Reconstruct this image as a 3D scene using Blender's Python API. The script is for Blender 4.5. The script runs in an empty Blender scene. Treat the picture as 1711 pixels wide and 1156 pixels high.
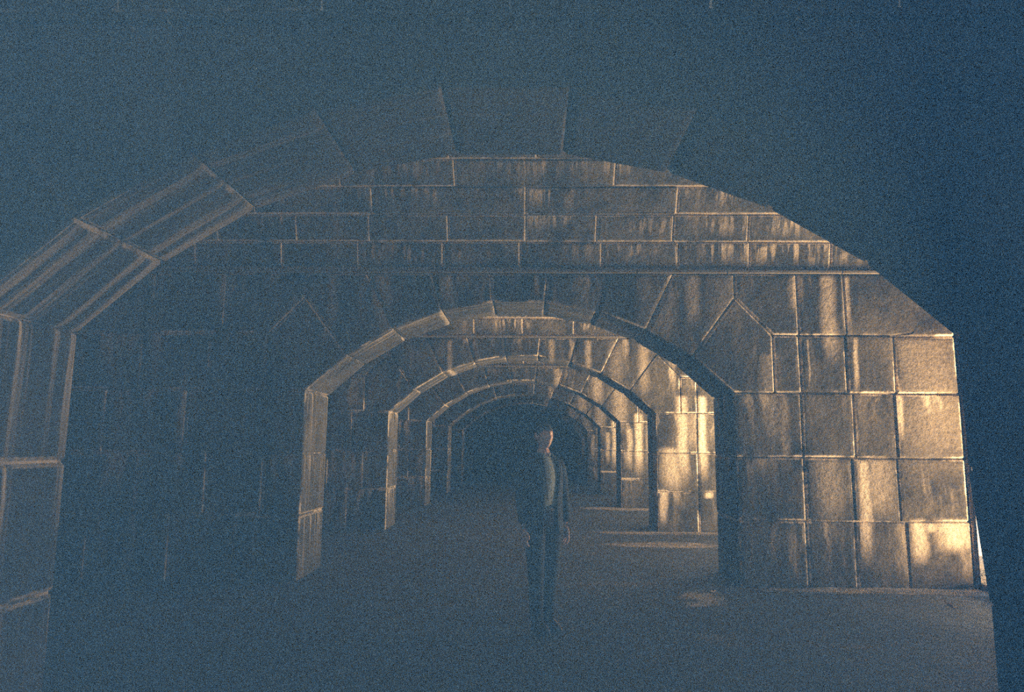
import bpy, bmesh, math, random
from mathutils import Vector, Matrix, noise as mnoise
random.seed(7)
SC = bpy.context.scene
COL = SC.collection
# ------------------------------------------------------------------ layout (metres; x right, y into the picture, z up)
SP, TH = 5.349, 0.98            # spacing and thickness of the cross walls
YW = [8.69 + SP * k for k in range(-1, 6)]      # front faces of the seven arched cross walls
YEND = 8.69 + SP * 6
XL, XR = -6.3, 5.25
CX, HS = -0.11, 2.61            # centre and half span of every arched opening
ZS, ZC, ZL = 2.26, 3.39, 3.74   # springing, crown, ledge
RAD = (HS * HS + (ZC - ZS) ** 2) / (2 * (ZC - ZS))
# ------------------------------------------------------------------ camera
F, PI_, YA, RO = 1188.4, .1396, .0224, .0077
cam = bpy.data.cameras.new('camera'); cam.sensor_width = 36.0; cam.lens = F * 36 / 1711
cam.clip_end = 400
co = bpy.data.objects.new('camera', cam); COL.objects.link(co)
r0 = Vector((math.cos(YA), math.sin(YA), 0)); fh = Vector((-math.sin(YA), math.cos(YA), 0))
fw = fh * math.cos(PI_) + Vector((0, 0, math.sin(PI_))); u0 = -fh * math.sin(PI_) + Vector((0, 0, math.cos(PI_)))
rr = r0 * math.cos(RO) + u0 * math.sin(RO); uu = -r0 * math.sin(RO) + u0 * math.cos(RO)
m = Matrix((rr, uu, -fw)).transposed().to_4x4(); m.translation = Vector((0, 0, 1.6))
co.matrix_world = m
SC.camera = co
# ------------------------------------------------------------------ world, sun, daylight
W = bpy.data.worlds.new('world'); SC.world = W; W.use_nodes = True
bg = W.node_tree.nodes['Background']; bg.inputs[0].default_value = (.29, .64, 1.08, 1); bg.inputs[1].default_value = 1.42
sun = bpy.data.lights.new('sun', 'SUN'); sun.energy = 14; sun.angle = .01; sun.color = (1, .93, .82)
so = bpy.data.objects.new('sun', sun); COL.objects.link(so)
so.rotation_euler = Vector((-.18, 1, 1.1)).to_track_quat('Z', 'Y').to_euler()
OPW = [0, 1.3, 2.7, 2.4, 2.0, 1.4, 1.3]      # clear widths of the openings
BAY_POWER = [None, 3000, 6000, 6000, 3900, 2000, 300]    # daylight through the open side of each bay (the first is walled up)
for k, p in enumerate(BAY_POWER):
    if not p: continue
    a = bpy.data.lights.new('daylight', 'AREA'); a.shape = 'RECTANGLE'
    y0, y1 = YW[k] - OPW[k] - 1.5, YW[k] + 1.3
    a.size = 2.6; a.size_y = y1 - y0; a.energy = p; a.color = (1, .87, .54)   # sunlit ground outside throwing light up and in
    o = bpy.data.objects.new('daylight', a); COL.objects.link(o)
    o.location = (7.35, (y0 + y1) / 2 + .2, .32); o.rotation_euler = (0, math.radians(90 + 76), 0)
VS = SC.view_settings
VS.view_transform = 'Standard'; VS.look = 'None'; VS.exposure = 0.0; VS.gamma = 1.0; VS.use_curve_mapping = False
SC.cycles.use_denoising = False          # the photograph is a grainy low-light frame
SC.cycles.max_bounces = 6; SC.cycles.diffuse_bounces = 4; SC.cycles.volume_bounces = 1
SC.cycles.sample_clamp_indirect = 4
VEIL = .18

# ------------------------------------------------------------------ node helper
class NT:
    def __init__(s, name):
        s.m = bpy.data.materials.new(name); s.m.use_nodes = True; s.t = s.m.node_tree
        s.b = s.t.nodes['Principled BSDF']; s.out = s.t.nodes['Material Output']
    def n(s, ty, **k):
        x = s.t.nodes.new(ty)
        for a, b in k.items(): setattr(x, a, b)
        return x
    def put(s, sock, v):
        if isinstance(v, bpy.types.NodeSocket): s.t.links.new(v, sock)
        else: sock.default_value = v
    def M(s, op, a, b=None, c=None, clamp=False):
        x = s.n('ShaderNodeMath', operation=op); x.use_clamp = clamp
        s.put(x.inputs[0], a)
        if b is not None: s.put(x.inputs[1], b)
        if c is not None: s.put(x.inputs[2], c)
        return x.outputs[0]
    def ss(s, v, lo, hi, a=0.0, b=1.0):
        x = s.n('ShaderNodeMapRange', interpolation_type='SMOOTHSTEP')
        s.put(x.inputs[0], v); x.inputs[1].default_value = lo; x.inputs[2].default_value = hi
        x.inputs[3].default_value = a; x.inputs[4].default_value = b
        return x.outputs[0]
    def noise(s, vec, scale, detail=3, rough=.55):
        x = s.n('ShaderNodeTexNoise'); s.put(x.inputs['Vector'], vec); x.inputs['Scale'].default_value = scale
        x.inputs['Detail'].default_value = detail; x.inputs['Roughness'].default_value = rough
        return x.outputs[0]
    def xyz(s, v):
        x = s.n('ShaderNodeSeparateXYZ'); s.put(x.inputs[0], v); return x.outputs
    def comb(s, a, b, c):
        x = s.n('ShaderNodeCombineXYZ')
        for i, v in enumerate((a, b, c)): s.put(x.inputs[i], v)
        return x.outputs[0]
    def mix(s, f, a, b):
        x = s.n('ShaderNodeMix', data_type='RGBA'); s.put(x.inputs[0], f); s.put(x.inputs[6], a); s.put(x.inputs[7], b)
        return x.outputs[2]
    def attr(s, name):
        x = s.n('ShaderNodeAttribute'); x.attribute_name = name; return x.outputs['Fac']
    def bump(s, h, strength, dist):
        x = s.n('ShaderNodeBump'); x.inputs['Strength'].default_value = strength; x.inputs['Distance'].default_value = dist
        s.put(x.inputs['Height'], h); s.put(s.b.inputs['Normal'], x.outputs[0])

DARK = (.030, .025, .018, 1); MID = (.095, .076, .050, 1); PALE = (.74, .59, .44, 1)
def stone(name, vault=False, lime=(.46, .60, .02, .75), drips=(), joint=False, front=1.0, dark=DARK, mid=MID):
    """weathered granite: brown, with pale mineral streaks that start at the joints and run down"""
    t = NT(name)
    P = t.n('ShaderNodeNewGeometry'); pos = P.outputs['Position']; X, Y, Z = t.xyz(pos)
    nx, ny, nz = t.xyz(P.outputs['True Normal'])
    wob = t.M('MULTIPLY', t.M('SUBTRACT', t.noise(pos, 1.6, 2), .5), .35)
    Xw = t.M('ADD', X, wob); Yw = t.M('ADD', Y, wob)
    cf = t.comb(t.M('MULTIPLY', Xw, 5), t.M('MULTIPLY', Y, .4), t.M('MULTIPLY', Z, .55))
    if vault: c = cf
    else:
        cs = t.comb(t.M('MULTIPLY', X, .35), t.M('MULTIPLY', t.M('ADD', Y, t.M('MULTIPLY', wob, .2)), 13), t.M('MULTIPLY', Z, .3))
        face = t.M('GREATER_THAN', t.M('ABSOLUTE', ny), .6)
        mv = t.n('ShaderNodeMix', data_type='VECTOR'); t.put(mv.inputs[0], face); t.put(mv.inputs[4], cs); t.put(mv.inputs[5], cf)
        c = mv.outputs[1]
    streak = t.ss(t.noise(c, 1.0, 5, .62), .50, .72)
    patch = t.ss(t.noise(pos, .9, 3), .38, .66)
    fine = t.noise(pos, 22, 4, .65)
    big = t.noise(pos, 1.3, 4)
    edge = t.attr('edge'); top = t.attr('top')
    if joint:
        mask = t.ss(t.noise(pos, 1.5, 4, .65), *lime)
    else:
        e1 = t.M('MULTIPLY', t.ss(t.M('ADD', edge, t.M('MULTIPLY', fine, .9)), 1.0, 1.6), t.ss(t.noise(pos, 1.7, 4, .65), .34 if vault else .47, .5 if vault else .60))
        e1 = t.M('MULTIPLY', e1, t.ss(t.M('ABSOLUTE', ny), .5, .7, .55, 1))
        d1 = t.M('MULTIPLY', streak, t.M('ADD', t.M('MULTIPLY', t.M('POWER', top, 1.6), .75), .16))
        d1 = t.M('MULTIPLY', t.M('MULTIPLY', d1, t.M('ADD', patch, .22)), t.ss(t.M('ABSOLUTE', ny), .5, .7, 1.0 if vault else 2.2, 1))
        if vault:
            fr = t.ss(t.noise(t.comb(t.M('MULTIPLY', X, 13), Y, t.M('MULTIPLY', Z, 1.6)), 1.0, 4, .7), .47, .6)
            zone = t.M('MULTIPLY', t.ss(Z, 4.25, 4.5, 1, 0), t.ss(X, .2, 1.4))      # a frosted zone low on the vault, right of the crown
            fr = t.M('MULTIPLY', fr, t.M('MULTIPLY', t.ss(top, .0, .7), t.M('MAXIMUM', t.ss(t.noise(pos, 1.1, 2), .46, .6), t.M('MULTIPLY', zone, t.ss(t.noise(pos, 2.3, 3), .38, .52)))))
            d1 = t.M('MAXIMUM', d1, fr)
        mask = t.M('MAXIMUM', e1, d1)
        for (x0, w, z0, z1, amp) in drips:      # long stains that run down a face
            f = t.M('SUBTRACT', 1.0, t.M('DIVIDE', t.M('ABSOLUTE', t.M('SUBTRACT', t.M('ADD', X, t.M('MULTIPLY', wob, .35)), x0)), w), clamp=True)
            f = t.M('MULTIPLY', t.ss(f, 0, .9), t.M('MULTIPLY', t.ss(Z, z0, z0 + (z1 - z0) * .45), t.ss(Z, z1 - .06, z1 + .03, 1, 0)))
            f = t.M('MULTIPLY', f, t.M('MULTIPLY', amp, t.ss(fine, .25, .6, .55, 1)))
            mask = t.M('MAXIMUM', mask, f)
    if front < 1:      # pale marks dimmed on this wall, putting its shade into the colour
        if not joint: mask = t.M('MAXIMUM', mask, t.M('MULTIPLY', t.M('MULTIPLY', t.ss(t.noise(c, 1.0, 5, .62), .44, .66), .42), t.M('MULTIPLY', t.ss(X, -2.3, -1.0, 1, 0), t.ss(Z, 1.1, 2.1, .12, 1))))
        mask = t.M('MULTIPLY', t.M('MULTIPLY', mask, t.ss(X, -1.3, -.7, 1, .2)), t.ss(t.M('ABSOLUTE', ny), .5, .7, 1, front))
    base = t.mix(t.ss(t.M('ADD', t.M('MULTIPLY', big, .6), t.M('MULTIPLY', fine, .4)), .38, .62), dark, mid)
    grime = t.ss(t.noise(pos, 3.4, 5, .7), .30, .52, .40, 1)
    mx = t.n('ShaderNodeMix', data_type='RGBA', blend_type='MULTIPLY'); mx.inputs[0].default_value = 1
    t.put(mx.inputs[6], base); g = t.comb(grime, grime, grime); t.put(mx.inputs[7], g)
    t.put(t.b.inputs['Base Color'], t.mix(mask, mx.outputs[2], PALE)); t.b.inputs['Roughness'].default_value = .85
    t.b.inputs['Specular IOR Level'].default_value = .12
    t.bump(t.M('ADD', t.M('MULTIPLY', fine, .5), t.M('MULTIPLY', t.noise(pos, 6, 5, .6), 1.0)), .62, .03)
    return t.m

DR_A = [(3.70, .13, 2.5, 3.74, .75), (3.92, .07, 2.9, 3.72, .8), (2.05, .13, 3.0, 3.74, .6), (1.5, .06, 3.3, 3.74, .3), (2.45, .35, 2.9, 3.74, .22),
        (3.30, .12, 3.2, 3.74, .6), (3.99, .045, 2.2, 2.95, .85), (3.42, .02, 2.24, 2.95, .7), (4.47, .07, 1.6, 2.45, .85),
        (3.95, .04, 1.5, 2.2, .5), (4.00, .11, .15, 1.47, 1.0), (4.15, .3, .7, 1.5, .4), (3.6, .25, .65, 1.48, .35), (4.6, .14, .2, .78, .9),
        (5.0, .3, .35, .78, .7), (2.95, .16, 1.5, 2.75, .38), (3.1, .10, 1.2, 2.3, .3), (4.75, .15, .6, .76, .7), (4.8, .6, 1.0, 3.0, .18),
        (-1.08, .06, 2.9, 3.74, .35), (.1, .05, 3.4, 3.74, .4), (-1.9, .07, 3.1, 3.74, .3)]
DR_B = [(3.40, .14, .85, 2.6, 1.0), (3.02, .17, .7, 2.6, .8), (3.2, .5, 1.4, 2.3, .3), (2.62, .12, .05, .8, .9), (2.8, .3, .6, 1.6, .6), (2.3, .16, 2.5, 3.6, .4),
        (1.2, .10, 2.9, 3.7, .5), (-1.55, .08, 2.4, 3.7, .5), (.5, .09, 3.2, 3.74, .5), (3.5, .12, .6, .77, .9), (1.75, .25, 2.7, 3.7, .25)]
DR_C = [(3.0, .16, .7, 2.5, .9), (3.4, .3, .9, 2.2, .5), (2.75, .12, .9, 2.1, .7), (1.9, .25, 2.6, 3.5, .5), (.8, .14, 3.1, 3.74, .6), (2.5, .3, 1.8, 3.2, .4)]
SHADED = dict(front=.12, dark=(.022, .018, .014, 1), mid=(.05, .04, .03, 1))  # shaded copy of the granite: the unlit near bay is painted darker
M_N = stone('shaded_granite', **SHADED)
M_NJ = stone('shaded_joint', joint=True, **SHADED)
M_A = stone('streaked_granite_near', drips=DR_A)
M_B = stone('streaked_granite_middle', drips=DR_B)
M_C = stone('streaked_granite_far', drips=DR_C)
M_V = stone('vault_granite', vault=True, dark=(.045, .037, .026, 1), mid=(.15, .12, .082, 1))
M_J = stone('lime_joint', joint=True)
M_VJ = stone('vault_lime_joint', joint=True, lime=(.34, .50, .25, .9))

def plain(name, col, rough=.8, nscale=8, var=.3, bump=.2, spec=.3):
    t = NT(name); P = t.n('ShaderNodeNewGeometry').outputs['Position']
    nz = t.noise(P, nscale, 4)
    d = tuple(c * (1 - var) for c in col[:3]) + (1,); l = tuple(min(1, c * (1 + var)) for c in col[:3]) + (1,)
    t.put(t.b.inputs['Base Color'], t.mix(nz, d, l)); t.b.inputs['Roughness'].default_value = rough
    t.b.inputs['Specular IOR Level'].default_value = spec
    if bump: t.bump(nz, bump, .01)
    return t.m

# floor: damp trodden ground with wet patches
def floor_mat():
    t = NT('damp_floor'); P = t.n('ShaderNodeNewGeometry').outputs['Position']; X, Y, Z = t.xyz(P)
    big = t.noise(P, .55, 4); fine = t.noise(P, 14, 5, .65); mid = t.noise(P, 2.4, 5, .6)
    wet = t.ss(t.noise(t.comb(t.M('MULTIPLY', X, .45), Y, 0.0), .9, 3), .60, .70)
    for (x0, y0, rx, ry) in [(1.95, 7.9, .32, .42), (2.3, 12.3, .8, .30), (2.9, 13.7, 1.4, .16), (4.9, 8.45, 1.3, .16), (3.0, 13.2, .8, .07), (5.0, 6.3, .5, .5)]:
        dx = t.M('DIVIDE', t.M('SUBTRACT', X, x0), rx); dy = t.M('DIVIDE', t.M('SUBTRACT', Y, y0), ry)
        d = t.M('ADD', t.M('MULTIPLY', dx, dx), t.M('MULTIPLY', dy, dy))
        wet = t.M('MAXIMUM', wet, t.ss(t.M('ADD', d, t.M('MULTIPLY', t.M('SUBTRACT', t.noise(P, 3.5, 4, .6), .5), 5)), .2, 1.6, 1, 0))
    dust_light = 0.0         # dusty strips at the wall feet, and lit, gleaming floor painted pale
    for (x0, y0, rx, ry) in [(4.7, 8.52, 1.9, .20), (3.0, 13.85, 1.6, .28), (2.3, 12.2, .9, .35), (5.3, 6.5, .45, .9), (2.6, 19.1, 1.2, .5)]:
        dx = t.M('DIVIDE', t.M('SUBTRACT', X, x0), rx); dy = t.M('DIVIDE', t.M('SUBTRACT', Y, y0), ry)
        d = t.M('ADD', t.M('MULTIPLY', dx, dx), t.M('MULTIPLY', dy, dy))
        dust_light = t.M('MAXIMUM', dust_light, t.ss(t.M('ADD', d, t.M('MULTIPLY', t.M('SUBTRACT', mid, .5), 2)), .4, 1.4, 1, 0))
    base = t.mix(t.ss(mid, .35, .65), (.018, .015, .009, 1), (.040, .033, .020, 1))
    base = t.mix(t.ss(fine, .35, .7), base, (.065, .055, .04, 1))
    base = t.mix(dust_light, base, (.42, .34, .24, 1))
    t.put(t.b.inputs['Base Color'], t.mix(t.M('MULTIPLY', wet, .5), base, (.03, .027, .022, 1)))
    t.put(t.b.inputs['Roughness'], t.M('SUBTRACT', .85, t.M('MULTIPLY', wet, .45)))
    t.bump(t.M('ADD', t.M('MULTIPLY', fine, .35), mid), .35, .02)
    return t.m
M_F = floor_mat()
M_G = plain('sunlit_gravel', (.62, .54, .42), .95, 3, .15)

# ------------------------------------------------------------------ mesh helpers
def tag(o, label=None, cat=None, group=None, kind=None):
    if label: o['label'] = label
    if cat: o['category'] = cat
    if group: o['group'] = group
    if kind: o['kind'] = kind
    return o
def link(name, me, parent=None, loc=(0, 0, 0)):
    o = bpy.data.objects.new(name, me); COL.objects.link(o); o.location = loc
    if parent: o.parent = parent
    return o
def to_mesh(bm, name, mat, smooth=False):
    me = bpy.data.meshes.new(name); bmesh.ops.recalc_face_normals(bm, faces=bm.faces); bm.to_mesh(me); bm.free()
    if mat: me.materials.append(mat)
    if smooth: me.polygons.foreach_set('use_smooth', [True] * len(me.polygons))
    return me
def add_prism(bm, poly, a0, a1, axis='y'):
    """a polygon given in (x,z) pushed along y, or in (y,z) pushed along x"""
    f = (lambda p, a: (p[0], a, p[1])) if axis == 'y' else (lambda p, a: (a, p[0], p[1]))
    A = [bm.verts.new(f(p, a0)) for p in poly]; B = [bm.verts.new(f(p, a1)) for p in poly]
    bm.faces.new(A); bm.faces.new(B[::-1]); n = len(poly)
    for i in range(n): bm.faces.new((A[i], A[(i + 1) % n], B[(i + 1) % n], B[i]))
def shrink(poly, g):
    cx = sum(p[0] for p in poly) / len(poly); cz = sum(p[1] for p in poly) / len(poly)
    out = []
    n = len(poly)
    area = sum(poly[i][0] * poly[(i + 1) % n][1] - poly[(i + 1) % n][0] * poly[i][1] for i in range(n))
    sgn = 1 if area > 0 else -1
    for i in range(n):
        p0, p1, p2 = Vector(poly[i - 1]), Vector(poly[i]), Vector(poly[(i + 1) % n])
        e1 = (p1 - p0).normalized(); e2 = (p2 - p1).normalized()
        n1 = Vector((-e1.y, e1.x)) * sgn; n2 = Vector((-e2.y, e2.x)) * sgn
        b = (n1 + n2); b = b / max(.5, b.dot(n1))
        out.append(tuple(p1 + b * g))
    return out
def block_mesh(name, poly, a0, a1, axis, mat, gap=.006, bev=.014, ins=.05, jit=.005, proud=(0, 0), curve=None):
    bm = bmesh.new(); add_prism(bm, shrink(poly, gap), a0 - proud[0], a1 + proud[1], axis)
    bmesh.ops.recalc_face_normals(bm, faces=bm.faces)
    for v in bm.verts: v.co += Vector((random.uniform(-jit, jit), random.uniform(-jit, jit), random.uniform(-jit, jit)))
    bmesh.ops.bevel(bm, geom=bm.edges[:], offset=bev, segments=1, affect='EDGES', profile=.5)
    le = bm.verts.layers.float.new('edge'); lt = bm.verts.layers.float.new('top')
    big = [f for f in bm.faces if f.calc_area() > .03]
    for v in bm.verts: v[le] = 1.0
    bmesh.ops.inset_individual(bm, faces=big, thickness=ins, depth=random.uniform(.002, .008))
    for f in big:
        for v in f.verts: v[le] = 0.0
    z0 = min(v.co.z for v in bm.verts); z1 = max(v.co.z for v in bm.verts)
    for v in bm.verts: v[lt] = (v.co.z - z0) / (z1 - z0)
    return to_mesh(bm, name, mat)

# ------------------------------------------------------------------ floor and ground
bm = bmesh.new()
nx, ny = 60, 150
for j in range(ny + 1):
    for i in range(nx + 1):
        x = XL + (5.9 - XL) * i / nx; y = -1.6 + (YEND + .3 + 1.6) * j / ny
        bm.verts.new((x, y, .012 * (mnoise.noise(Vector((x * .9, y * .9, 3))) + .5 * mnoise.noise(Vector((x * 3, y * 3, 9)))) - .006))
bm.verts.ensure_lookup_table()
for j in range(ny):
    for i in range(nx):
        a = j * (nx + 1) + i; bm.faces.new([bm.verts[k] for k in (a, a + 1, a + nx + 2, a + nx + 1)])
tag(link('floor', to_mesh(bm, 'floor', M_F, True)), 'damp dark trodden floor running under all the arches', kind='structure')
bm = bmesh.new(); add_prism(bm, [(5.905, -.3), (60, -.3), (60, -.02), (5.905, -.02)], -40, 90)
tag(link('ground', to_mesh(bm, 'ground', M_G)), 'sunlit pale ground outside the open side of the vaults', kind='structure')

# ------------------------------------------------------------------ cross walls with arches
def arc(xo, r=RAD):  # height of the arch at distance xo from its centre
    return ZC - RAD + math.sqrt(max(0, r * r - xo * xo))
th_s = math.asin(HS / RAD)
JN = [-th_s + 2 * th_s * i / 9 for i in range(10)]       # joints of nine wedge stones
def apt(a, r=RAD): return (CX + r * math.sin(a), ZC - RAD + r * math.cos(a))
def outer(a):
    x, z = apt(a); L = min((ZL - z) / math.cos(a), .92); return (x + L * math.sin(a), z + L * math.cos(a))
WALL_BLOCKS = []      # (name, polygon)
for i in range(9):
    a, b = JN[i], JN[i + 1]
    p = [apt(a), apt(b)]
    if i in (0, 8):
        s = -1 if i == 0 else 1
        far = (CX + s * 3.11, ZS)
        inn, ext = (b, a) if i == 0 else (a, b)
        o = outer(inn)
        p = [apt(inn), apt(ext), far, (far[0], 2.97), o]
    else:
        oa, ob = outer(a), outer(b)
        p = [apt(a), apt(b), ob]
        if i == 1: p = [apt(a), apt(b), ob, (oa[0], ZL), oa]
        elif i == 7: p = [apt(a), apt(b), ob, (ob[0], ZL), oa]
        else: p.append(oa)
    WALL_BLOCKS.append(('wedge_stone', p))
def rect(x0, x1, z0, z1): return [(x0, z0), (x1, z0), (x1, z1), (x0, z1)]
jr, jl = CX + HS, CX - HS
XE = 5.21              # right end of the cross walls
rowsR = [(-.05, .75, [jr, 3.30, 3.87, 4.47, XE]), (.75, 1.49, [jr, 3.31, 3.88, 4.41, XE]), (1.49, ZS, [jr, 3.31, 3.93, 4.43, XE]), (ZS, 2.97, [3.0, 3.32, 3.88, 4.46, XE])]
rowsL = [(-.05, .75, [XL, -5.3, -4.3, -3.5, jl]), (.75, 1.49, [XL, -5.7, -4.75, -3.9, -3.2, jl]), (1.49, ZS, [XL, -5.2, -4.2, -3.45, jl]), (ZS, 2.97, [XL, -5.75, -4.8, -3.95, -3.22])]
for z0, z1, xs in rowsR + rowsL:
    for q in range(len(xs) - 1): WALL_BLOCKS.append(('stone_block', rect(xs[q], xs[q + 1], z0, z1)))
oR = outer(JN[8]); oL = outer(JN[1])
WALL_BLOCKS += [('stone_block', [oR, (3.0, 2.97), (3.32, 2.97), (3.32, ZL), (oR[0], ZL)]), ('stone_block', rect(3.32, 3.90, 2.97, ZL)),
                ('stone_block', [(3.90, 2.97), (4.46, 2.97), (4.93, 3.04), (4.93, ZL), (3.90, ZL)]), ('stone_block', [(4.46, 2.97), (XE, 2.97), (XE, ZL), (4.93, ZL), (4.93, 3.04)]),
                ('stone_block', [oL, (oL[0], ZL), (-3.8, ZL), (-3.8, 2.97), (-3.22, 2.97)]), ('stone_block', rect(-4.7, -3.8, 2.97, ZL)), ('stone_block', rect(-5.6, -4.7, 2.97, ZL)), ('stone_block', rect(XL, -5.6, 2.97, ZL))]
TPL = {}
def wall_templates(mat):
    random.seed(11)
    return [(n, block_mesh(n, p, 0, TH, 'y', mat, proud=(random.uniform(-.006, .006), 0))) for n, p in WALL_BLOCKS]
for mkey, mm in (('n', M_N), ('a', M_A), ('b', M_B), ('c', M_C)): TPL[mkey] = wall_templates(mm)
def widen(me):          # the nearest opening spreads a little towards its foot on the right
    for v in me.vertices:
        if 2.2 < v.co.x < 2.75 and v.co.z < ZS + .1:
            z = v.co.z; v.co.x += .012 + .018 * max(0, (ZS - z) / ZS) + .055 * min(1, max(0, (1.49 - z) / .74))
for _, q in TPL['n']: widen(q)
# recessed core of lime mortar
g = .022
core = [(XL, -.06), (jl - g, -.06), (jl - g, ZS)]
core += [apt(-th_s + 2 * th_s * i / 27, RAD + g) for i in range(28)]
core += [(jr + g, ZS), (jr + g, 1.49), (jr + g, .75), (jr + g, -.06), (XE - g, -.06), (XE - g, ZL - .005), (XL, ZL - .005)]
bm = bmesh.new(); add_prism(bm, core, g, TH - g); core_me = to_mesh(bm, 'wall_core', M_J)
core_n = core_me.copy(); core_n.materials[0] = M_NJ; widen(core_n)
bm = bmesh.new(); x = XL
while x < XR - .1:
    x2 = min(XR, x + random.uniform(1.1, 1.9))
    if XR - x2 < .5: x2 = XR
    add_prism(bm, [(x + .004, ZL + .002), (x2 - .004, ZL + .002), (x2 - .004, ZL + .045), (x + .004, ZL + .045)], -.03, TH + .03); x = x2
bmesh.ops.bevel(bm, geom=bm.edges[:], offset=.008, segments=1, affect='EDGES')
M_L = plain('pale_ledge', (.15, .12, .088), .85, 9, .6, .4)
ledge_me = to_mesh(bm, 'stone_ledge', M_L)
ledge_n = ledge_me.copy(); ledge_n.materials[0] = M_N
WL = ['nearest cross wall, unlit, with the widest arch framing the picture', 'second cross wall with stone blocks lit from the right and pale streaks',
      'third cross wall, seen through the second arch, with bright streak at right', 'fourth cross wall from the camera seen through three arches',
      'fifth cross wall from the camera, narrow lit strip at right', 'sixth cross wall from the camera, thin lit strip beside the person',
      'farthest arched cross wall, barely lit']
for k, y in enumerate(YW):
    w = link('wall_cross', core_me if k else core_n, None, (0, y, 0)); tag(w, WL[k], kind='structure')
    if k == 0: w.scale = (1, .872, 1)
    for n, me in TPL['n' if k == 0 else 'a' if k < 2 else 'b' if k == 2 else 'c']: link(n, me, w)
    link('stone_ledge', ledge_me if k else ledge_n, w)

# ------------------------------------------------------------------ vaults between the cross walls
HB = (SP - TH) / 2; VRISE = 1.95
VR = (HB * HB + VRISE * VRISE) / (2 * VRISE); VZ0 = ZL + .055
def vpt(s, r=VR):      # s = arc length from the far springing; returns (y, z) about the bay centre
    a = math.asin(min(1, HB / VR)); 
    if VRISE > VR: a = math.pi - a
    t = a - s / VR
    return (r * math.sin(t), VZ0 + VRISE - VR + r * math.cos(t))
VA = math.asin(min(1, HB / VR)); VLEN = 2 * VA * VR
CH = .325; NCO = int(VLEN / CH); CH = VLEN / NCO
joints = {0: [-5.4, -4.2, -3.1, -2.13, -1.07, -.1, .92, 1.87, 2.75, 3.75], 1: [-5, -3.9, -2.9, -1.98, -1.0, -.03, .85, 1.80, 2.72, 4.1], 2: [-4.8, -3.4, -1.93, -.03, 1.83, 3.2, 4.3],
          3: [-5.3, -3.8, -2.3, -.9, 1.05, 2.7, 4.2], 4: [-4.4, -2.6, -.95, .1, 1.9, 3.5], 5: [-5.1, -3.3, -1.7, .6, 2.2, 4.0]}
def vault_block(i, x0, x1):
    s0, s1 = i * CH, (i + 1) * CH
    return [vpt(s0), vpt(s1), vpt(s1, VR + .4), vpt(s0, VR + .4)]
random.seed(5)
VT = []
for i in range(6):
    xs = [XL] + joints[i] + [XR]
    for q in range(len(xs) - 1):
        VT.append(block_mesh('vault_stone', vault_block(i, 0, 0), xs[q] + .005, xs[q + 1] - .005, 'x', M_V, bev=.012, ins=.035, jit=.004))
def upper(lo, hi):
    bm = bmesh.new()
    for i in range(lo, hi):
        x = XL - random.uniform(0, 1)
        while x < XR:
            x2 = x + random.uniform(1.2, 2.1)
            a, b = max(x, XL), min(x2, XR)
            if b - a > .1: add_prism(bm, shrink(vault_block(i, 0, 0), .007), a + .006, b - .006, 'x')
            x = x2
    bmesh.ops.recalc_face_normals(bm, faces=bm.faces)
    bmesh.ops.bevel(bm, geom=bm.edges[:], offset=.012, segments=1, affect='EDGES')
    le = bm.verts.layers.float.new('edge'); lt = bm.verts.layers.float.new('top')
    for v in bm.verts: v[le] = .55; v[lt] = .4
    return to_mesh(bm, 'upper_stones', M_V)
UP = upper(6, NCO)
shell = [vpt(VLEN * i / 40, VR + .02) for i in range(41)]
shell = [(HB + .0, VZ0 - .05)] + shell + [(-HB, VZ0 - .05), (-HB - TH / 2, VZ0 - .05), (-HB - TH / 2, 6.3), (HB + TH / 2, 6.3), (HB + TH / 2, VZ0 - .05)]
bm = bmesh.new(); add_prism(bm, shell, XL, XR + .7, 'x'); SH = to_mesh(bm, 'vault_core', M_VJ)
VL = ['vault over the camera', 'barrel vault of long courses behind the nearest arch, lit at its right end', 'barrel vault between second and third arches', 'barrel vault behind the third arch',
      'barrel vault behind the fourth arch', 'barrel vault behind the fifth arch', 'barrel vault behind the sixth arch', 'barrel vault before the end wall']
for k in range(8):
    yc = (YW[0] + SP * k) - HB
    c = link('ceiling', SH, None, (0, yc, 0)); tag(c, VL[k], kind='structure')
    for me in VT:
        o = link('vault_stone', me, c)
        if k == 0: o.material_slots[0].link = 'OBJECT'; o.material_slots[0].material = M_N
    u = link('upper_stones', UP, c); u['kind'] = 'stuff'

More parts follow.
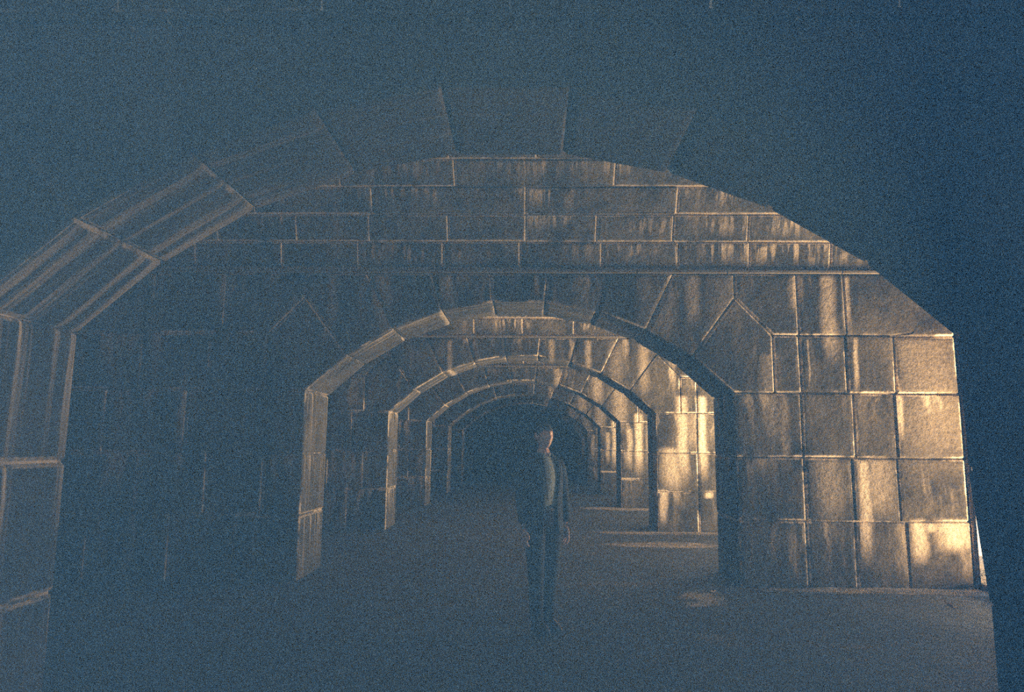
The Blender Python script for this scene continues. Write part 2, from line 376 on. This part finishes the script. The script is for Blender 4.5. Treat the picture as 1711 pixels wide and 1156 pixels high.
# ------------------------------------------------------------------ side walls and end wall
def side_wall(name, x0, x1, spans, label, mat=M_C):
    """spans: list of (y0, y1, z0, z1) solid areas, faced with coursed blocks"""
    bm = bmesh.new(); bl = bmesh.new()
    for (a, b, z0, z1) in spans:
        if z0 == 0: z0 = -.06
        add_prism(bm, [(a, z0), (b, z0), (b, z1), (a, z1)], x0 + .02, x1 - .02, 'x')
        nr = max(1, round((z1 - z0) / .75)); 
        for r in range(nr):
            q0, q1 = z0 + (z1 - z0) * r / nr, z0 + (z1 - z0) * (r + 1) / nr
            nb = max(1, round((b - a) / 1.0)); off = .35 if r % 2 and nb > 1 else 0
            ys = [a] + [a + (b - a) * (i + off) / nb for i in range(1 if not off else 0, nb)] + [b]
            ys = sorted(set(round(v, 4) for v in ys))
            for i in range(len(ys) - 1):
                add_prism(bl, [(ys[i] + .006, q0 + .006), (ys[i + 1] - .006, q0 + .006), (ys[i + 1] - .006, q1 - .006), (ys[i] + .006, q1 - .006)], x0, x1, 'x')
    if name == 'wall_right':            # the far jamb of every opening is splayed outwards
        for q in (bm, bl):
            for v in q.verts:
                for k in range(1, 7):
                    yb = YW[k] - .02
                    if v.co.x > XR + .3 and yb - .03 < v.co.y < yb + TH + .03: v.co.y = yb + 1.35 + max(0, v.co.y - yb) * .001
    bmesh.ops.recalc_face_normals(bl, faces=bl.faces)
    bmesh.ops.bevel(bl, geom=bl.edges[:], offset=.014, segments=1, affect='EDGES')
    le = bl.verts.layers.float.new('edge'); lt = bl.verts.layers.float.new('top')
    for v in bl.verts: v[le] = .4; v[lt] = .4
    w = link(name, to_mesh(bm, name, M_J)); tag(w, label, kind='structure')
    s = link('coursed_stones', to_mesh(bl, 'coursed_stones', mat), w); s['kind'] = 'stuff'
spans = [(-1.6, YW[0] + TH, 0, 6.25)]
for k in range(1, 7):
    a, b = YW[k - 1] + TH, YW[k] - .02
    spans += [(a, b - OPW[k], 0, 6.25), (b - OPW[k], b, 0, .06), (b - OPW[k], b, 3.3, 6.25), (b, YW[k] + TH, 0, 3.3), (b, YW[k] + TH, 3.3, 6.25)]
spans += [(YW[6] + TH, YEND + .5, 0, 6.25)]
side_wall('wall_right', XR + .002, XR + .70, spans, 'outer wall with a daylit opening into each vault except the nearest')
side_wall('wall_left', XL - .6, XL - .002, [(-1.6, YEND + .5, 0, 6.25)], 'dark outer wall along the left ends of the vaults')
bm = bmesh.new(); bl = bmesh.new()
add_prism(bm, rect(XL, XR, 0, 6.2), YEND + .02, YEND + .5)
for r in range(8):
    x = XL - (.5 if r % 2 else 0)
    while x < XR:
        a, b = max(x, XL), min(x + 1, XR)
        if b - a > .1: add_prism(bl, rect(a + .006, b - .006, r * .77 + .005, r * .77 + .765), YEND, YEND + .4)
        x += 1
bmesh.ops.recalc_face_normals(bl, faces=bl.faces)
le = bl.verts.layers.float.new('edge'); lt = bl.verts.layers.float.new('top')
w = link('wall_end', to_mesh(bm, 'wall_end', M_J)); tag(w, 'dark closed wall at the far end behind the last arch', kind='structure')
s = link('coursed_stones', to_mesh(bl, 'coursed_stones', M_C), w); s['kind'] = 'stuff'

# ------------------------------------------------------------------ the person standing between the first two arches
def skin_me(verts, edges, rad, sub=1, root=0):
    me = bpy.data.meshes.new('s'); me.from_pydata(verts, edges, []); o = bpy.data.objects.new('s', me); COL.objects.link(o)
    o.modifiers.new('k', 'SKIN'); 
    if not me.skin_vertices: me.skin_vertices.new()
    for i, r in enumerate(rad):
        sv = me.skin_vertices[0].data[i]; sv.radius = (r if isinstance(r, tuple) else (r, r)); sv.use_root = (i == root)
    if sub: x = o.modifiers.new('u', 'SUBSURF'); x.levels = sub; x.render_levels = sub
    d = bpy.context.evaluated_depsgraph_get(); e = o.evaluated_get(d); m2 = bpy.data.meshes.new_from_object(e)
    bpy.data.objects.remove(o); bpy.data.meshes.remove(me)
    return m2
def loft(bm, rings, seg=24, gap=None, cap=True):
    """rings: (cx, cy, z, rx, ry); gap: half angle left open at the front for each ring"""
    L = []
    for q, (cx, cy, z, rx, ry) in enumerate(rings):
        if gap:
            g0 = gap[q]; a = [-math.pi / 2 + g0 + (2 * math.pi - 2 * g0) * i / seg for i in range(seg + 1)]
        else: a = [2 * math.pi * i / seg for i in range(seg)]
        L.append([bm.verts.new((cx + rx * math.cos(t), cy + ry * math.sin(t), z)) for t in a])
    n = len(L[0])
    for q in range(len(L) - 1):
        for i in range(n - 1 if gap else n):
            bm.faces.new((L[q][i], L[q][(i + 1) % n], L[q + 1][(i + 1) % n], L[q + 1][i]))
    if cap and not gap: bm.faces.new(L[0][::-1]); bm.faces.new(L[-1])
    return L
def evaluated(o):
    d = bpy.context.evaluated_depsgraph_get(); me = bpy.data.meshes.new_from_object(o.evaluated_get(d)); return me
SKIN = plain('skin', (.74, .40, .27), .5, 30, .06, .05, .4)
JACK = plain('dark_jacket_cloth', (.030, .031, .036), .85, 60, .2, .1)
SHIRT = plain('pale_shirt_cloth', (.46, .46, .40), .8, 60, .08, .1)
TROU = plain('dark_trouser_cloth', (.028, .030, .038), .85, 60, .2, .1)
SHOE = plain('dark_leather', (.07, .05, .04), .32, 30, .2, .05, .6)
HAIR = plain('short_dark_hair', (.035, .024, .018), .6, 90, .4, .6)
EYEW = plain('eye_white', (.75, .72, .68), .3, 5, .02, 0); IRIS = plain('dark_iris', (.04, .025, .015), .2, 5, .1, 0)
bm = bmesh.new()
def add_me(me):
    bm.from_mesh(me); bpy.data.meshes.remove(me)
V = [(0, .01, .96), (0, .01, 1.10), (0, .005, 1.28), (0, .015, 1.42), (0, .02, 1.50), (0, .005, 1.60),
     (.16, .02, 1.44), (.215, .03, 1.20), (.225, .0, .99), (.222, -.025, .88), (-.16, .02, 1.44), (-.215, .03, 1.20), (-.225, .0, .99), (-.222, -.025, .88),
     (.085, .01, .90), (.08, -.005, .52), (.062, .03, .12), (.062, .0, .06), (-.085, .01, .90), (-.08, -.005, .52), (-.062, .03, .12), (-.062, .0, .06)]
Ed = [(0, 1), (1, 2), (2, 3), (3, 4), (4, 5), (3, 6), (6, 7), (7, 8), (8, 9), (3, 10), (10, 11), (11, 12), (12, 13), (0, 14), (14, 15), (15, 16), (16, 17), (0, 18), (18, 19), (19, 20), (20, 21)]
R = [(.14, .10), (.125, .09), (.15, .10), (.115, .08), .054, .052, .048, .042, .036, .025, .052, .042, .036, .025, .075, .052, .035, .035, .075, .052, .035, .035]
add_me(skin_me(V, Ed, R))
# head: sculpted ellipsoid looking along -y
hb = bmesh.new(); bmesh.ops.create_uvsphere(hb, u_segments=64, v_segments=48, radius=1)
def gs(d, s): return math.exp(-(d / s) ** 2)
for v in hb.verts:
    x, y, z = v.co; f = max(0, -y)
    X, Y, Z = x * .075, y * .096, z * .118
    if z < 0: X *= 1 + z * .28 * (1 - .2 * f); 
    if z < -.2: Y += (-.2 - z) * -.018
    if f > 0:
        Y -= .024 * gs(X, .011) * gs(Z + .018, .014) * f + .011 * gs(X, .009) * gs(Z - .008, .02) * f     # nose
        Y += .010 * gs(abs(X) - .032, .014) * gs(Z - .010, .013) * f                                      # eye sockets
        Y -= .006 * gs(Z - .034, .012) * gs(X, .045) * f                                                  # brow
        Y -= .005 * gs(abs(X) - .040, .018) * gs(Z + .020, .020) * f                                      # cheeks
        Y -= .007 * gs(X, .022) * gs(Z + .053, .006) * f + .006 * gs(X, .020) * gs(Z + .066, .006) * f    # lips
        Y += .005 * gs(X, .026) * gs(Z + .0595, .003) * f
        Y -= .012 * gs(X, .024) * gs(Z + .098, .018) * f                                                  # chin
    v.co = (X, Y + .0, Z + 1.672)
for s in (-1, 1):      # ears
    r = bmesh.ops.create_uvsphere(hb, u_segments=16, v_segments=12, radius=1)
    for v in r['verts']: v.co = (s * .079 + v.co.x * .010 + s * .006 * v.co.y, .012 + v.co.y * .020, 1.668 + v.co.z * .033)
t_ = bpy.data.meshes.new('h'); hb.to_mesh(t_); hb.free(); add_me(t_)
def hand(s, wrist):    # palm facing the thigh, fingers slightly curled, thumb forward
    wx, wy, wz = wrist
    P = [(0, 0, 0), (0, -.006, -.045), (0, -.008, -.085)]
    add_me(skin_me([(wx + a * s, wy + b, wz + c) for a, b, c in P], [(0, 1), (1, 2)], [(.024, .020), (.019, .036), (.014, .038)]))
    for k, (off, L) in enumerate([(-.036, .070), (-.013, .080), (.010, .074), (.031, .058)]):
        c = [(0, off * .7, -.07), (0, off, -.092), (-.004, off * 1.05, -.092 - L * .45), (-.014, off * 1.05, -.092 - L * .78), (-.027, off * 1.03, -.092 - L)]
        add_me(skin_me([(wx + a * s, wy - .006 + b, wz + d) for a, b, d in c], [(i, i + 1) for i in range(4)], [.010, .0098, .0090, .0082, .0070]))
    c = [(0, -.018, -.022), (-.006, -.045, -.048), (-.012, -.058, -.078), (-.017, -.060, -.102)]
    add_me(skin_me([(wx + a * s, wy + b, wz + d) for a, b, d in c], [(0, 1), (1, 2), (2, 3)], [.014, .0125, .0105, .0085]))
hand(1, (.222, -.025, .875)); hand(-1, (-.222, -.025, .875))
bmesh.ops.recalc_face_normals(bm, faces=bm.faces)
me = bpy.data.meshes.new('b'); bm.to_mesh(me); bm.free()
tmp = bpy.data.objects.new('b', me); COL.objects.link(tmp)
x = tmp.modifiers.new('r', 'REMESH'); x.mode = 'VOXEL'; x.voxel_size = .0045; x.use_smooth_shade = True
x = tmp.modifiers.new('s', 'SMOOTH'); x.factor = .5; x.iterations = 2
body = evaluated(tmp); bpy.data.objects.remove(tmp); body.materials.clear(); body.materials.append(SKIN)
body.polygons.foreach_set('use_smooth', [True] * len(body.polygons)); body.name = 'person'
PX, PY = .150, 6.50
per = link('person', body, None, (PX, PY, .022)); per.rotation_euler = (0, 0, math.radians(32))
tag(per, 'person in a dark open jacket over a pale shirt, standing alone, lit along one side', 'person')
def child(name, bm, mat, solid=.004, sub=1, parent=None, off=-1):
    me = to_mesh(bm, name, mat, True); o = link(name, me, None)
    if solid: x = o.modifiers.new('s', 'SOLIDIFY'); x.thickness = solid; x.offset = off
    if sub: x = o.modifiers.new('u', 'SUBSURF'); x.levels = sub; x.render_levels = sub
    m2 = evaluated(o); bpy.data.objects.remove(o); m2.name = name
    return link(name, m2, parent or per)
# trousers
b = bmesh.new()
for s in (1, -1):
    loft(b, [(s * .062, .015, .055, .058, .075), (s * .062, .02, .12, .056, .064), (s * .07, .015, .30, .062, .070), (s * .08, 0, .52, .072, .080), (s * .087, .005, .70, .088, .096), (s * .088, .012, .88, .100, .110), (s * .075, .012, .95, .10, .112)])
loft(b, [(0, .012, .84, .15, .115), (0, .012, .92, .178, .125), (0, .012, 1.0, .168, .118), (0, .012, 1.045, .158, .112)], cap=True)
child('trousers', b, TROU, 0)
# shirt, with a buttoned front and a collar
b = bmesh.new()
loft(b, [(0, .012, 1.02, .162, .118), (0, .008, 1.12, .160, .112), (0, .0, 1.26, .172, .118), (0, .005, 1.36, .178, .115), (0, .015, 1.45, .135, .088), (0, .012, 1.51, .068, .066)])
sh = child('shirt', b, SHIRT, 0)
b = bmesh.new(); loft(b, [(0, .012, 1.485, .074, .070), (0, .010, 1.53, .066, .064), (0, .012, 1.50, .080, .078)], gap=[.22, .25, .45]); child('collar', b, SHIRT, .003, parent=sh)
for k in range(6):
    b = bmesh.new(); r = bmesh.ops.create_cone(b, segments=10, radius1=.0055, radius2=.0055, depth=.003, cap_ends=True, matrix=Matrix.Translation((0, -.112 - (.006 if 1 <= k <= 3 else 0), 1.06 + k * .068)) @ Matrix.Rotation(math.pi / 2, 4, 'X'))
    child('shirt_button', b, HAIR, 0, 0, parent=sh)
b = bmesh.new(); loft(b, [(0, .012, 1.01, .165, .121), (0, .012, 1.045, .163, .119)], cap=False); child('belt', b, SHOE, .004)
# jacket: body open at the front, sleeves, lapels
b = bmesh.new()
rg = [(0, .015, .80, .205, .150), (0, .015, .92, .200, .145), (0, .012, 1.06, .187, .134), (0, .008, 1.20, .190, .136), (0, .005, 1.34, .200, .136), (0, .012, 1.43, .180, .112), (0, .018, 1.485, .128, .092), (0, .020, 1.525, .080, .078)]
gp = [.42, .36, .34, .36, .42, .44, .50, .62]
loft(b, rg, 40, gp)
for s in (1, -1):
    loft(b, [(s * .225, -.022, .895, .036, .042), (s * .228, -.012, .95, .044, .050), (s * .226, .012, 1.08, .050, .054), (s * .218, .025, 1.20, .054, .058), (s * .200, .024, 1.32, .060, .066), (s * .170, .020, 1.41, .066, .070), (s * .145, .018, 1.455, .060, .062), (s * .12, .018, 1.478, .038, .042)], 20, cap=True)
jk = child('jacket', b, JACK, .006)
b = bmesh.new()
for s in (1, -1):
    pts = [(.045, -.130, 1.10), (.092, -.134, 1.32), (.100, -.110, 1.43), (.072, -.080, 1.50), (.060, -.092, 1.43), (.050, -.130, 1.30)]
    f = [b.verts.new((s * p[0], p[1] - .012, p[2])) for p in pts]; b.faces.new(f if s > 0 else f[::-1])
child('lapels', b, JACK, .005, 0, parent=jk)
# shoes
for s in (1, -1):
    b = bmesh.new(); loft(b, [(s * .062, -.045, .0, .043, .135), (s * .062, -.045, .022, .046, .138), (s * .062, -.042, .045, .043, .125), (s * .062, -.012, .072, .038, .085), (s * .062, .022, .098, .036, .050)], 24)
    so_ = child('shoe', b, SHOE, 0)
    b = bmesh.new(); loft(b, [(s * .062, -.045, -.010, .046, .139), (s * .062, -.045, .008, .047, .141)], 24); child('sole', b, HAIR, 0, 0, parent=so_)
    b = bmesh.new()
    for q in range(3):
        z = .062 + q * .011; y = -.075 + q * .022
        add_prism(b, [(s * .062 - .018, z), (s * .062 + .018, z), (s * .062 + .018, z + .005), (s * .062 - .018, z + .005)], y - .006, y)
    child('laces', b, JACK, 0, 0, parent=so_)
# hair cap, eyes
b = bmesh.new(); bmesh.ops.create_uvsphere(b, u_segments=160, v_segments=110, radius=1)
for v in list(b.verts):
    x, y, z = v.co
    n = mnoise.noise(v.co * 9) * .03
    keep = z > .40 + .5 * min(0, y + .75) - .9 * (y + .75) * (y > -.75) * .75 if y < .15 else z > -.30 - .2 * y
    if not keep: b.verts.remove(v)
    else: v.co = (x * .0785 * (1 + n), y * .101 * (1 + n) + .002, z * .123 * (1 + n) + 1.672)
child('hair', b, HAIR, .004, 0)
for s in (1, -1):
    b = bmesh.new(); bmesh.ops.create_uvsphere(b, u_segments=16, v_segments=12, radius=.0100)
    bmesh.ops.translate(b, vec=(s * .031, -.0695, 1.682), verts=b.verts); ey = child('eye', b, EYEW, 0, 0)
    b = bmesh.new(); bmesh.ops.create_uvsphere(b, u_segments=12, v_segments=8, radius=.0052)
    bmesh.ops.translate(b, vec=(s * .031, -.0752, 1.682), verts=b.verts); child('iris', b, IRIS, 0, 0, parent=ey)

# ------------------------------------------------------------------ fallen leaves and a little litter on the floor
LEAF = plain('dry_leaf', (.80, .56, .28), .7, 40, .2, .2)
def leaf(x, y, size, rot, label, n=5):
    b = bmesh.new(); c = b.verts.new((0, 0, .012)); rim = []
    for i in range(n * 4):
        a = 2 * math.pi * i / (n * 4); r = size * (1.0 if i % 4 == 0 else .42 if i % 4 == 2 else .6) * (1.0 if abs(a - math.pi) < 2.4 else .7)
        rim.append(b.verts.new((r * math.cos(a), r * math.sin(a), .012 + .35 * size * abs(math.sin(a * 1.5)))))
    for i in range(len(rim)): b.faces.new((c, rim[i], rim[(i + 1) % len(rim)]))
    me = to_mesh(b, 'dry_leaf', LEAF); o = link('dry_leaf', me, None, (x, y, .004)); o.rotation_euler = (0, 0, rot)
    x_ = o.modifiers.new('s', 'SOLIDIFY'); x_.thickness = .002
    tag(o, label, 'leaf', 'dry leaves on the floor')
    b = bmesh.new(); add_prism(b, [(-size * 1.5, .010), (-size * .1, .012), (-size * .1, .016), (-size * 1.5, .014)], -.002, .002); link('leaf_stem', to_mesh(b, 'leaf_stem', LEAF), o)
    return o
big_leaf = leaf(4.21, 7.44, .078, .4, 'curled tan leaf on the floor in front of the blocks at the far right')
leaf(2.07, 8.21, .045, 2.0, 'small tan leaf on the floor at the foot of the second arch')
big_leaf.rotation_euler = (.15, .55, .4); big_leaf.location.z = .035      # propped on its curled edge
leaf(3.85, 8.47, .040, 1.2, 'thin pale leaf lying close against the base of the second wall')

# ------------------------------------------------------------------ bluish veil added in the camera's bay alone, lifting the dark tones
bm = bmesh.new(); add_prism(bm, rect(XL + .005, XR - .005, .02, ZL - .05), -1.55, YW[0] - .04)
hm = bpy.data.materials.new('added_veil'); hm.use_nodes = True; ht = hm.node_tree; ht.nodes.remove(ht.nodes['Principled BSDF'])
vs = ht.nodes.new('ShaderNodeVolumeScatter'); vs.inputs['Color'].default_value = (.40, .72, 1.0, 1); vs.inputs['Density'].default_value = VEIL
vs.inputs['Anisotropy'].default_value = 0.0
ht.links.new(vs.outputs[0], ht.nodes['Material Output'].inputs['Volume'])
hz = link('added_veil', to_mesh(bm, 'added_veil', hm)); tag(hz, 'thin bluish veil added in the nearest vault to lift the dark tones', 'added_veil', kind='stuff')
